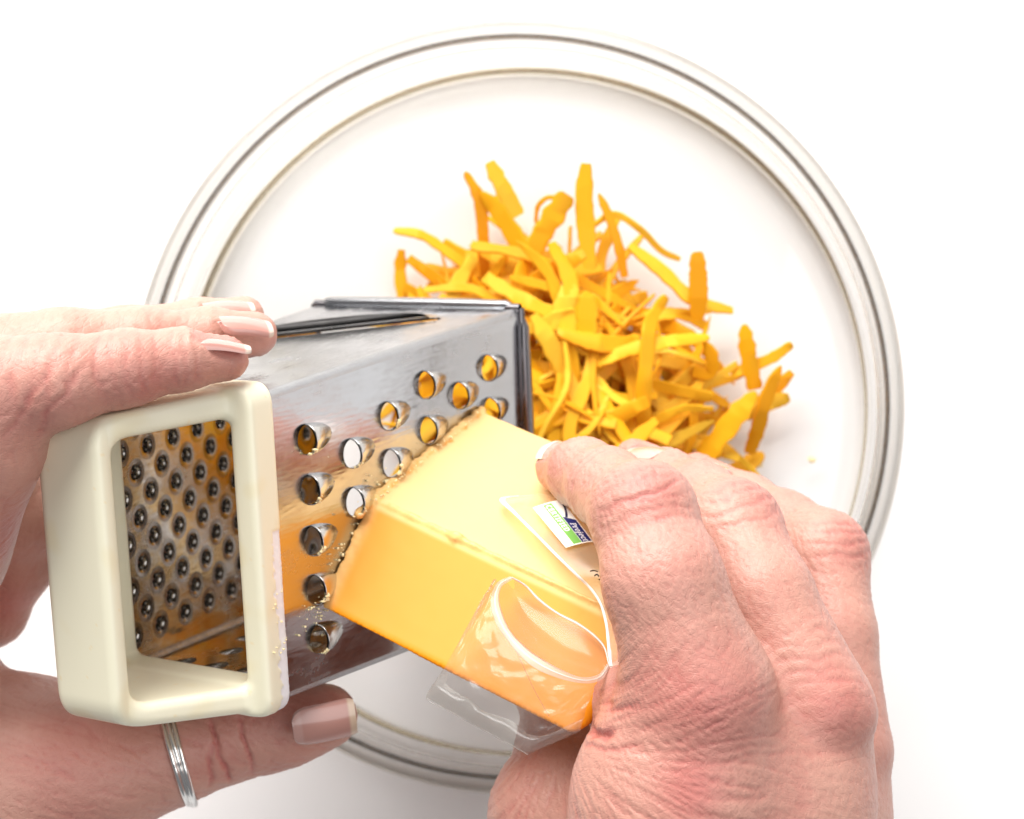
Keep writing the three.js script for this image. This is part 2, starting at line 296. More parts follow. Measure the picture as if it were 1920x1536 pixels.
// top wall with the slicing slot, bottom wall with small slots
{
  const c0 = [0.0775, -0.0145], c1 = [0.044, 0.0215], d = [c1[0] - c0[0], c1[1] - c0[1]], l = Math.hypot(...d), e = [d[0] / l, d[1] / l], n = [-e[1], e[0]], w = 0.0021, hole = [];
  for (let i = 0; i <= 8; i++) { const t = Math.PI / 2 + i / 8 * Math.PI; hole.push([c0[0] + e[0] * Math.cos(t) * w + n[0] * Math.sin(t) * w, c0[1] + e[1] * Math.cos(t) * w + n[1] * Math.sin(t) * w]); }
  for (let i = 0; i <= 8; i++) { const t = -Math.PI / 2 + i / 8 * Math.PI; hole.push([c1[0] + e[0] * Math.cos(t) * w + n[0] * Math.sin(t) * w, c1[1] + e[1] * Math.cos(t) * w + n[1] * Math.sin(t) * w]); }
  const top = wall(TP, C1, C2, [hole], 'slicing_panel');
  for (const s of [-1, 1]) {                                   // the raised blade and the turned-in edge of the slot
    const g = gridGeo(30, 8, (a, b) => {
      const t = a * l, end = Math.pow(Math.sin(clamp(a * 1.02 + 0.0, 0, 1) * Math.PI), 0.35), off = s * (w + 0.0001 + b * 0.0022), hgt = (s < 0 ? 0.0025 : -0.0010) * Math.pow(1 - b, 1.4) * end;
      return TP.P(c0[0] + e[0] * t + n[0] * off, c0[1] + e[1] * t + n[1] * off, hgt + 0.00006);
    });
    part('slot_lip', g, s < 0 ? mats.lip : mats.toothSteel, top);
  }
  const small = toothShape(0.0023, 0.002, 0.0045, 0.0016), at = [];
  for (let i = 0; i < 7; i++) for (let j = -2; j <= 2; j++) at.push([0.013 + i * 0.0115, j * 0.0085 + (i % 2 ? 0.002 : -0.0025)]);
  const ok = at.filter(([u, v]) => Math.abs(v) < 0.0185), bot = wall(BT, C1, C2, holesOf(ok, small.outline), 'small_hole_panel', mats.stainedReflecting);
  ok.forEach(([u, v]) => stamp('small_tooth', small.geo, mats.toothSteel, BT, u, v, bot));
}
for (const b of [-1, 1]) for (const c of [0, 1]) {             // the folded corners between the walls
  const corner = (a) => [pt(a, b, c), gB.clone().multiplyScalar(-b * BEND), gC.clone().multiplyScalar((c ? -1 : 1) * BEND)];
  const g = gridGeo(6, 20, (s, t) => { const [p, db, dc] = corner(lerp(-0.042, 1.005, t)), w0 = (1 - s) ** 2, w1 = s * s; return p.addScaledVector(db, w0).addScaledVector(dc, w1); });
  part('corner_bend', g, mats.steel, grater);
}
for (const [p, q] of [[[-1, 0], [-1, 1]], [[-1, 0], [1, 0]], [[1, 0], [1, 1]], [[-1, 1], [1, 1]]]) {   // rolled strips round the wide end
  const P0 = pt(1.0, ...p), P1 = pt(1.0, ...q), d = P1.clone().sub(P0), l = d.length(); d.normalize();
  const out = P0.clone().add(P1).multiplyScalar(0.5).sub(pt(1, 0, 0.5)).normalize(), up = gA.clone();
  const g = gridGeo(20, 24, (a, b) => {
    const t = a * 2 * Math.PI, e = Math.pow(Math.sin(Math.PI * clamp(b, 0.0, 1)), 0.12), sx = Math.sign(Math.cos(t)) * Math.pow(Math.abs(Math.cos(t)), 0.75), sy = Math.sign(Math.sin(t)) * Math.pow(Math.abs(Math.sin(t)), 0.75);
    return P0.clone().addScaledVector(d, lerp(0.0016, l - 0.0016, b)).addScaledVector(out, 0.0007 + 0.00135 * sx * e).addScaledVector(up, 0.0002 + 0.0020 * sy * e);
  });
  part('rim_fold', g, p[0] === -1 && q[0] === -1 ? mats.litRimSteel : mats.shadedRimSteel, grater);  // top strip brighter, the others darker: lit and shaded sides set by colour
}
{ const pts = [[-1, 0], [1, 0], [1, 1], [-1, 1]].map((q) => pt(1.0, ...q)), gs = pts.map((p, i) => tube([p, pts[(i + 1) % 4]], 0.0011, 6, 8)); part('rim_bead', mergeGeometries(gs), mats.shadedRimSteel, grater); }
// the handle: collar round the narrow end, two arms, and a grip
{
  const G = new THREE.Matrix4().makeBasis(FR.U, FR.N, new V3().crossVectors(FR.U, FR.N)).setPosition(FR.O), sgn = Math.sign(new V3().crossVectors(FR.U, FR.N).dot(FR.W)), D = 0.0445;
  const bx = (x, a, b) => Math.max(a - x, x - b);
  const at = (u, n, v) => {                                    // u along, n outward from the coarse wall, v across
    const av = Math.abs(v), c = -n;
    // collar
    const rr_ = 0.0016, ringO = smax(bx(av, -1, 0.0333), bx(c, -0.0013, D + 0.0013), 0.004), ringI = smax(bx(av, -1, 0.0272), bx(c, 0.0046, D - 0.0046), 0.003);
    let d = smax(smax(ringO, -ringI, rr_), bx(u, -0.0074, 0.0), rr_);
    // arms and grip
    const s = clamp((-u - 0.004) / 0.0255, 0, 1), c0 = lerp(0.0015, 0.0148, s), c1 = lerp(D - 0.0015, 0.0315, s), slant = 0.84;
    const vo = lerp(0.0329, 0.0304, s), vi = lerp(0.0272, 0.0256, s);
    const loopO = smax(bx(av, -1, vo), -0.0324 - u, 0.0065), loopI = smax(bx(av, -1, vi), -0.0284 - u, 0.0038);
    let h = smax(loopO, -loopI, 0.0014);
    h = smax(h, bx(c, c0, c1) * slant, 0.0020);
    h = smax(h, u + 0.001, 0.001);
    return smin(d, h, 0.0016);
  };
  const g = meshField(at, null, [-0.036, -0.049, -0.036], [0.003, 0.004, 0.036], 0.00045);
  finish(g, (p) => { const v = p.z * sgn, wear = p.x > -0.0034 + 0.0013 * noise(p.z * 500, 3, p.y * 200) && p.y > -0.004 && v > -0.004; return wear ? -0.00018 + 0.00012 * noise(p.x * 2500, p.z * 2500, 1) : 0; }, (p) => {
    const v = p.z * sgn, wear = p.x > -0.0034 + 0.0013 * noise(p.z * 500, 3, p.y * 200) && p.y > -0.004 && v > -0.004;
    if (wear) return [0.86, 0.86, 0.88];
    const st = sstep(0.25, 0.6, noise(p.x * 120, p.y * 120, p.z * 120)) * 0.04, spot = noise(p.x * 700, p.y * 700, p.z * 700) > 0.66 ? 0.12 : 0;
    return [0.86 - st * 0.3, 0.82 - st - spot * 0.5, 0.63 - st * 2 - spot];
  });
  g.applyMatrix4(G);
  part('handle', g, mats.cream, grater);
}

// ------------------------------------------------------------------ the block of cheese
const cheeseU = new V3(0.832329, 0.426608, 0.353884).normalize();
const rayTo = (px, py, O, N) => { const a = new V3(0, HC, 0), d = k(px, py, 0.2).sub(a); return a.addScaledVector(d, O.clone().sub(a).dot(N) / d.dot(N)); };
const onPanel = (px, py, n) => rayTo(px, py, FR.P(0, 0, n), FR.N);
const cheeseE1 = new V3().crossVectors(cheeseU, new V3(0, 1, 0)).normalize(), cheeseE2 = new V3().crossVectors(cheeseE1, cheeseU).normalize();
const CN = 0.0014, cheeseO = onPanel(703, 936, CN);
const flat = (p) => { const q = p.clone().sub(cheeseO); return [q.dot(cheeseE1), q.dot(cheeseE2)]; };
const poly = [flat(onPanel(905, 768, CN)), flat(onPanel(703, 936, CN)), flat(onPanel(606, 1146, CN)), flat(FR.P(0.070, 0.012, CN))];
const palePlane = { O: onPanel(703, 936, CN) };
{ const a = onPanel(905, 768, CN).sub(palePlane.O).normalize(); palePlane.N = new V3().crossVectors(a, cheeseU).normalize(); if (palePlane.N.y < 0) palePlane.N.negate(); }
const onPale = (px, py, lift) => rayTo(px, py, palePlane.O.clone().addScaledVector(palePlane.N, lift), palePlane.N);
const orangePlane = { O: onPanel(606, 1146, CN) };
{ const a = onPanel(703, 936, CN).sub(orangePlane.O).normalize(); orangePlane.N = new V3().crossVectors(a, cheeseU).normalize(); if (orangePlane.N.y < 0) orangePlane.N.negate(); }
const onOrange = (px, py, lift) => rayTo(px, py, orangePlane.O.clone().addScaledVector(orangePlane.N, lift), orangePlane.N);
{
  const area = poly.reduce((s, p, i) => { const q = poly[(i + 1) % 4]; return s + p[0] * q[1] - q[0] * p[1]; }, 0), w = Math.sign(area);
  const edges = poly.map((p, i) => { const q = poly[(i + 1) % 4], dx = q[0] - p[0], dy = q[1] - p[1], l = Math.hypot(dx, dy); return [w * dy / l, -w * dx / l, p[0], p[1]]; });
  const q = new V3();
  const e0 = onPanel(703, 936, CN), burr = cone(e0.clone().addScaledVector(palePlane.N, -0.0002).addScaledVector(orangePlane.N, -0.0004), e0.clone().addScaledVector(cheeseU, 0.058), 0.0006, 0.0006);
  const rag2 = [[906, 768], [835, 828], [765, 886], [704, 936], [672, 966]].map(([x, y]) => onPanel(x - 1, y - 1, 0.0010));
  const shag = []; for (let i = 0; i < 4; i++) { shag.push([cone(rag2[i], rag2[i + 1], 0.0007, 0.0007), 0.0012, 0.0007]); }
  const at = (x, y, z) => {
    q.set(x - cheeseO.x, y - cheeseO.y, z - cheeseO.z); const a = q.dot(cheeseE1), b = q.dot(cheeseE2), u = q.dot(cheeseU);
    let d = -1; for (const e of edges) d = smax(d, (a - e[2]) * e[0] + (b - e[3]) * e[1], 0.0012);
    const n = (x - FR.O.x) * FR.N.x + (y - FR.O.y) * FR.N.y + (z - FR.O.z) * FR.N.z;
    const rag = 0.0003 + 0.0004 * noise(x * 650, y * 650, z * 650) + 0.0005 * noise(x * 250, y * 250, z * 250);
    d = smax(d, rag - n, 0.0005);
    d = smax(d, u - 0.0665, 0.003);
    const nz = noise(x * 520, y * 520, z * 520), nf = noise(x * 1300, y * 1300, z * 1300);
    d = smin(d, burr(x, y, z) - 0.0004 * noise(u * 260, 1, 5) - 0.00012 * nf - 0.0006 * Math.exp(-(((u - 0.021) / 0.0018) ** 2)), 0.0005);
    for (const [f, soft, rough] of shag) d = smin(d, smax(f(x, y, z) - rough * nz - 0.5 * rough * nf, 0.0002 - n, 0.0003), soft);
    return d;
  };
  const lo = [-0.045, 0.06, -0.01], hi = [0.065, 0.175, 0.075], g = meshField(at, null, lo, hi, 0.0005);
  const fineRag = (p) => { const n = p.clone().sub(FR.O).dot(FR.N); return sstep(0.004, 0.001, n); };
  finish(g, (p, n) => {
    const e = fineRag(p), pale = n.dot(palePlane.N);
    return 0.00025 * noise(p.x * 60, p.y * 60, p.z * 60) + 0.00007 * noise(p.x * 260, p.y * 260, p.z * 260) + e * 0.00018 * noise(p.x * 900, p.y * 900, p.z * 900) - 0.00014 * sstep(0.25, 0.6, noise(p.x * 420, p.y * 420, p.z * 420 + 7)) * sstep(0.1, 0.5, noise(p.x * 70, p.y * 70, p.z * 70 + 3));
  }, (p, n) => {
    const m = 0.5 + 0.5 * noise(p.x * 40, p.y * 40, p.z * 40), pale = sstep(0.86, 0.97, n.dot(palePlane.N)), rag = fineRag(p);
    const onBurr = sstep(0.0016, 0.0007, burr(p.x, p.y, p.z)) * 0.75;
    const c = [lerp(0.76, 0.80, pale), lerp(0.245 + 0.02 * m, 0.52 + 0.015 * m, pale), lerp(0.002 + 0.002 * m, 0.225 + 0.02 * m, pale)];  // upper face coloured paler, standing in for the strong light on it
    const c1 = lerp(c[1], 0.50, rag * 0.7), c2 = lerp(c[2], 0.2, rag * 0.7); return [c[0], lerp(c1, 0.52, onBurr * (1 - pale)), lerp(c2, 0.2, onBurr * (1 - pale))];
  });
  const cb = onPanel(640, 1060, 0.002); g.translate(-cb.x, -cb.y, -cb.z);
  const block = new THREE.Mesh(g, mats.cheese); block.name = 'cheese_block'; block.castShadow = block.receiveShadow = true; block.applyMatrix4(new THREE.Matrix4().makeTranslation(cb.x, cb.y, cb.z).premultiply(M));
  block.userData = { label: 'block of orange cheddar, lit upper face painted paler, pressed against the coarse grater side', category: 'cheese' }; scene.add(block);
}

// ------------------------------------------------------------------ the opened plastic wrapper on the block
{
  const wrap = thing('cheese_wrapper', 'opened clear plastic wrapper with printed seal, folded back round the cheese block', 'wrapper', onPale(1080, 1030, 0));
  const edgePx = [[972, 931, 1.2], [942, 936, 2.4], [965, 962, 3.5], [1005, 1002, 4.2], [1050, 1048, 4.5], [1085, 1082, 3.8], [1104, 1100, 2.8], [1124, 1128, 2.4], [1136, 1165, 3.0], [1142, 1215, 4.0], [1146, 1250, 5.0]];
  const edge = edgePx.map(([x, y, l]) => onPale(x, y, l / 1000)), eC = new THREE.CatmullRomCurve3(edge);
  const inner = [[1075, 935, 0.6], [1085, 940, 0.6], [1120, 965, 2.5], [1160, 1000, 4.5], [1200, 1050, 6], [1230, 1090, 7], [1250, 1120, 7], [1260, 1150, 7], [1270, 1180, 7], [1270, 1220, 7], [1270, 1250, 7]].map(([x, y, l]) => onPale(x, y, l / 1000)), iC = new THREE.CatmullRomCurve3(inner);
  const fs = (a, b) => eC.getPoint(b).lerp(iC.getPoint(b), a).addScaledVector(palePlane.N, 0.0009 * Math.sin(a * Math.PI) + 0.0004 * noise(a * 3, b * 5, 2));
  const film = part('printed_film', gridGeo(16, 60, fs), mats.film, wrap);
  const ribbonEdge = gridGeo(8, 90, (a, b) => { const t = a * 2 * Math.PI, c = eC.getPoint(b), w = 0.00034 + 0.00012 * noise(b * 20, 2, 2) + 0.0003 * Math.exp(-(((b - 0.13) / 0.07) ** 2)), dir = iC.getPoint(b).sub(c).normalize(); return c.addScaledVector(dir, Math.cos(t) * w).addScaledVector(palePlane.N, Math.sin(t) * 0.00026); });
  part('torn_edge', ribbonEdge, mats.whiteEdge, film);
  // the printed seal: green and navy bands with white lettering
  const cv = document.createElement('canvas'); cv.width = 512; cv.height = 256; const c = cv.getContext('2d');
  c.fillStyle = '#fffdf2'; c.fillRect(0, 0, 512, 256);
  c.fillStyle = '#1f2c6e'; c.beginPath(); c.moveTo(250, 8); c.lineTo(500, 8); c.lineTo(500, 96); c.lineTo(190, 96); c.closePath(); c.fill();
  c.fillStyle = '#171c4a'; c.beginPath(); c.moveTo(60, 8); c.quadraticCurveTo(150, 20, 210, 60); c.lineTo(200, 78); c.quadraticCurveTo(130, 30, 60, 24); c.fill();
  c.fillStyle = '#7dbd5a'; c.fillRect(14, 100, 486, 76);
  c.fillStyle = '#ffffff'; c.font = 'bold 66px sans-serif'; c.textAlign = 'left'; c.fillText('CERTIFIED', 26, 162, 466);
  c.font = 'italic bold 66px serif'; c.fillText('Project', 270, 78, 222);
  c.fillStyle = '#e6dca0'; c.font = '34px sans-serif'; c.fillText('nongmoproject.org', 120, 222, 370);
  const tex = new THREE.CanvasTexture(cv); tex.colorSpace = THREE.SRGBColorSpace;
  const L = [[999, 952], [1061, 1027], [1112, 1019], [1052, 940]].map(([x, y]) => onPale(x, y, 6.0 / 1000));
  const seal = gridGeo(10, 6, (a, b) => L[0].clone().lerp(L[1], a).lerp(L[3].clone().lerp(L[2], a), b).addScaledVector(palePlane.N, 0.0005 * Math.sin(b * 2)));
  part('printed_seal', seal, new THREE.MeshPhysicalMaterial({ map: tex, roughness: 0.35, side: THREE.DoubleSide }), film, 'small green and navy printed seal with white lettering');
  const strokes = [[[1107, 1071], [1114, 1070], [1121, 1072]], [[1115, 1080], [1119, 1077], [1123, 1081]], [[1123, 1087], [1126, 1086], [1128, 1090]]].map((s) => { const q = s.map(([x, y]) => onPale(x, y, 0.0062)); return tube(q, 0.00014, 10, 5); });
  part('printed_letter', mergeGeometries(strokes), mats.ink, film);
  // the clear flap: a folded bag end whose mouth curls open in front of the orange face
  const mouthN = [[960, 1083, 6], [937, 1096, 8], [928, 1125, 9], [938, 1165, 10], [962, 1202, 11], [1000, 1238, 11], [1050, 1264, 10], [1095, 1276, 8], [1124, 1270, 6], [1142, 1246, 4]].map(([x, y, l]) => onOrange(x, y, l / 1000));
  const mouthF = [[960, 1083, 6], [985, 1098, 3.5], [1010, 1124, 2.5], [1045, 1150, 2], [1085, 1171, 2], [1115, 1193, 2], [1132, 1212, 2], [1142, 1246, 4]].map(([x, y, l]) => onOrange(x, y, l / 1000));
  const foot = [[926, 1106, 6], [895, 1160, 5], [850, 1225, 4], [812, 1285, 3], [800, 1309, 2], [840, 1332, 2], [890, 1360, 2], [945, 1390, 2], [990, 1415, 2], [1088, 1372, 2]].map(([x, y, l]) => onOrange(x, y, l / 1000));
  const nC = new THREE.CatmullRomCurve3(mouthN), fC = new THREE.CatmullRomCurve3(mouthF);
  const footL = new THREE.CurvePath(); for (let i = 0; i < foot.length - 1; i++) footL.add(new THREE.LineCurve3(foot[i], foot[i + 1]));
  const crease = (a, b) => 0.0010 * noise(a * 5 + b * 3, b * 4 - a * 2, 4) + 0.0018 * Math.abs(noise(a * 4 - b * 7, a + b * 4, 8)) + 0.0008 * Math.abs(noise(a * 2 + b * 14, a * 3, 2));
  const flap = part('clear_flap', gridGeo(44, 60, (a, b) => { const o = nC.getPoint(lerp(0.1, 0.97, b)), f = footL.getPoint(clamp(lerp(0, 1, Math.pow(b, 0.8)), 0, 1)); return o.lerp(f, a).addScaledVector(orangePlane.N, Math.sin(a * Math.PI) * 0.002 + crease(a, b) * Math.sin(a * Math.PI)); }), mats.clear, wrap);
  part('flap_lining', gridGeo(30, 40, (a, b) => { const o = fC.getPoint(lerp(0.02, 0.98, b)), f = nC.getPoint(lerp(0.05, 0.98, b)); return o.lerp(f, a).addScaledVector(orangePlane.N, -0.004 * Math.sin(a * Math.PI)); }), mats.clear, wrap);
  const rimBand = (curve, w, up) => gridGeo(8, 90, (a, b) => { const t = a * 2 * Math.PI, c0 = curve.getPoint(b), tg = curve.getTangent(b), s = new V3().crossVectors(tg, orangePlane.N).normalize(), ww = w * (0.6 + 0.8 * Math.pow(Math.sin(Math.PI * clamp(b, 0.02, 0.98)), 1) + 0.5 * noise(b * 6, up, 1)); return c0.addScaledVector(s, Math.cos(t) * ww).addScaledVector(orangePlane.N, Math.sin(t) * 0.00018); });
  const mouth = part('flap_mouth', mergeGeometries([rimBand(nC, 0.0007, 1), rimBand(fC, 0.00026, 2)]), new THREE.MeshPhysicalMaterial({ color: new THREE.Color(0.93, 0.92, 0.90), transmission: 0.92, thickness: 0, roughness: 0.42, side: THREE.DoubleSide }), wrap);
  part('mouth_edge', mergeGeometries([tube(mouthN, 0.0001, 80, 6), tube(mouthF, 0.00016, 80, 6)]), mats.whiteEdge, mouth);
  const hem = foot.slice(3, 10), hemC = new THREE.CurvePath(); for (let i = 0; i < hem.length - 1; i++) hemC.add(new THREE.LineCurve3(hem[i], hem[i + 1]));
  part('flap_hem', gridGeo(8, 40, (a, b) => { const o = hemC.getPoint(b), f = nC.getPoint(lerp(0.4, 0.97, b)); return o.clone().lerp(f, a * (0.22 + 0.05 * noise(b * 7, 1, 1))).addScaledVector(orangePlane.N, 0.0005 + 0.0012 * Math.sin(a * Math.PI) + 0.0006 * noise(b * 12, a * 3, 3)); }), mats.clear, flap);
  part('flap_fold', mergeGeometries([tube(foot.slice(3, 9), 0.00012, 50, 6), tube([onOrange(925, 1140, 8.5 / 1000), onOrange(965, 1215, 8 / 1000), onOrange(1000, 1290, 5 / 1000), onOrange(1030, 1345, 3 / 1000)], 0.00008, 30, 6)]), mats.clear, flap);
}

// ------------------------------------------------------------------ hands
const chain = (list) => { const out = []; for (let i = 0; i < list.length - 1; i++) { const [a, b] = [list[i], list[i + 1]]; out.push(cone(k(a[0], a[1], a[2]), k(b[0], b[1], b[2]), kr(a[3], a[2]), kr(b[3], b[2]))); } return out; };
function creaseSet(list) {                                     // transverse furrows at joints: [centre, axis, reach, offsets, depth, width]
  const L = list.map(([c, ax, reach, offs, depth, width]) => ({ c, ax: ax.clone().normalize(), reach, offs, depth, width }));
  return (p) => {
    let h = 0;
    for (const s of L) {
      const dx = p.x - s.c.x, dy = p.y - s.c.y, dz = p.z - s.c.z, r = Math.hypot(dx, dy, dz); if (r > s.reach) continue;
      const t = dx * s.ax.x + dy * s.ax.y + dz * s.ax.z + 0.0011 * noise(p.x * 160, p.y * 160, p.z * 160) + 0.0004 * noise(p.x * 600, p.y * 600, p.z * 600), f = 1 - sstep(s.reach * 0.55, s.reach, r);
      for (const o of s.offs) { const e = (t - o) / s.width; if (Math.abs(e) < 3) h -= 0.6 * s.depth * Math.exp(-e * e) * f; }
    }
    return h;
  };
}
function nailGeo(c, dir, nrm, len, wid, R, tip, paint) {        // a curved plate; c = middle of its root, dir towards the free edge
  dir = dir.clone().normalize(); const s = new V3().crossVectors(dir, nrm).normalize(), n = new V3().crossVectors(s, dir).normalize(), surf = (u, v, lift) => {
    const root = Math.sqrt(Math.max(0, 1 - Math.pow(clamp(1 - v / 0.3, 0, 1), 2))), end = Math.sqrt(Math.max(0, 1 - Math.pow(clamp((v - 0.86) / 0.14, 0, 1), 2) * tip));
    const w = wid / 2 * Math.min(lerp(0.45, 1, root), end) * lerp(0.95, 1, v), th = u * w / R;
    return c.clone().addScaledVector(dir, len * v).addScaledVector(s, Math.sin(th) * R).addScaledVector(n, (Math.cos(th) - 1) * R + lift - 0.0006 * v * v + 0.0004 * Math.sin(v * 3));
  };
  const g = gridGeo(40, 24, (a, b) => {                        // closed section: upper face, then back along the lower face
    const top = a < 0.5, u = top ? lerp(-1, 1, a * 2) : lerp(1, -1, a * 2 - 1); return surf(u, b, top ? 0 : -0.0005 - (1 - b) * 0.0006);
  });
  const col = new Float32Array(g.attributes.position.count * 3), uv = g.attributes.uv;
  for (let i = 0; i < uv.count; i++) { const q = paint(uv.getX(i), uv.getY(i)); col.set(q, i * 3); }
  g.setAttribute('color', new THREE.BufferAttribute(col, 3)); return g;
}
const SKIN = [0.56, 0.30, 0.235], RED = [0.48, 0.165, 0.14], PALE = [0.62, 0.40, 0.31];
function skinTone(spots, tone = 1) {                           // skin colour: mottled, redder over joints and wherever the relief dips
  return (p, n, h) => {
    const m = noise(p.x * 70, p.y * 70, p.z * 70) * 0.5 + noise(p.x * 240, p.y * 240, p.z * 240) * 0.1, q = noise(p.x * 900, p.y * 900, p.z * 900);
    let red = clamp(0.10 + m * 0.5, -0.2, 1);
    for (const [c, r, a] of spots) { const d = Math.hypot(p.x - c.x, p.y - c.y, p.z - c.z); red += 0.8 * a * (1 - sstep(0, r, d)); }
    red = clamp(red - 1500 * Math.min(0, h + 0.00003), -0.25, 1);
    return [0, 1, 2].map((i) => (red > 0 ? lerp(SKIN[i], RED[i], red) : lerp(SKIN[i], PALE[i], -red * 3)) * tone * (1 + 0.02 * q));
  };
}
const fineSkin = (p, ax, ay) => {                              // the small diamond-shaped relief of skin
  const u = p.x * ax.x + p.y * ax.y + p.z * ax.z, v = p.x * ay.x + p.y * ay.y + p.z * ay.z, w = p.y;
  return -0.00006 * line(noise(u * 900 + v * 380, v * 240, w * 300), 0.2) - 0.00006 * line(noise(v * 820 - u * 420, u * 200, w * 300 + 9), 0.2) + 0.00004 * noise(p.x * 1500, p.y * 1500, p.z * 1500);
};
const skinAt = (body) => (px, py) => { const a = new V3(0, HC, 0), d = k(px, py, 0.2).sub(a).normalize(); let t = 0.28; for (let i = 0; i < 200; i++) { const s = body.at(a.x + d.x * t, a.y + d.y * t, a.z + d.z * t); t += s * 0.8; if (s < 0.0001) break; } return a.addScaledVector(d, Math.min(t, 0.48)); };
function nailBeds(list) {                                      // the skin dips under each nail and swells round it
  const L = list.map(([c, dir, nrm, len, wid]) => { const d = dir.clone().normalize(), s = new V3().crossVectors(d, nrm).normalize(), n = new V3().crossVectors(s, d).normalize(); return { c, d, s, n: n.dot(nrm) < 0 ? n.negate() : n, len, wid }; });
  return (p) => {
    let h = 0;
    for (const q of L) {
      const x = p.x - q.c.x, y = p.y - q.c.y, z = p.z - q.c.z, a = x * q.d.x + y * q.d.y + z * q.d.z, s = x * q.s.x + y * q.s.y + z * q.s.z, n = x * q.n.x + y * q.n.y + z * q.n.z;
      if (Math.abs(n) > 0.0045 || a < -0.004 || a > q.len + 0.001 || Math.abs(s) > q.wid) continue;
      const e = Math.max(Math.abs(s) - q.wid / 2, -a);
      h += (1 - sstep(0.0018, 0.0042, Math.abs(n))) * (e < 0 ? -0.0003 * sstep(0, -0.0012, e) : 0.00022 * Math.exp(-((e / 0.0009) ** 2)) * sstep(q.len, q.len * 0.8, a));
    }
    return h;
  };
}

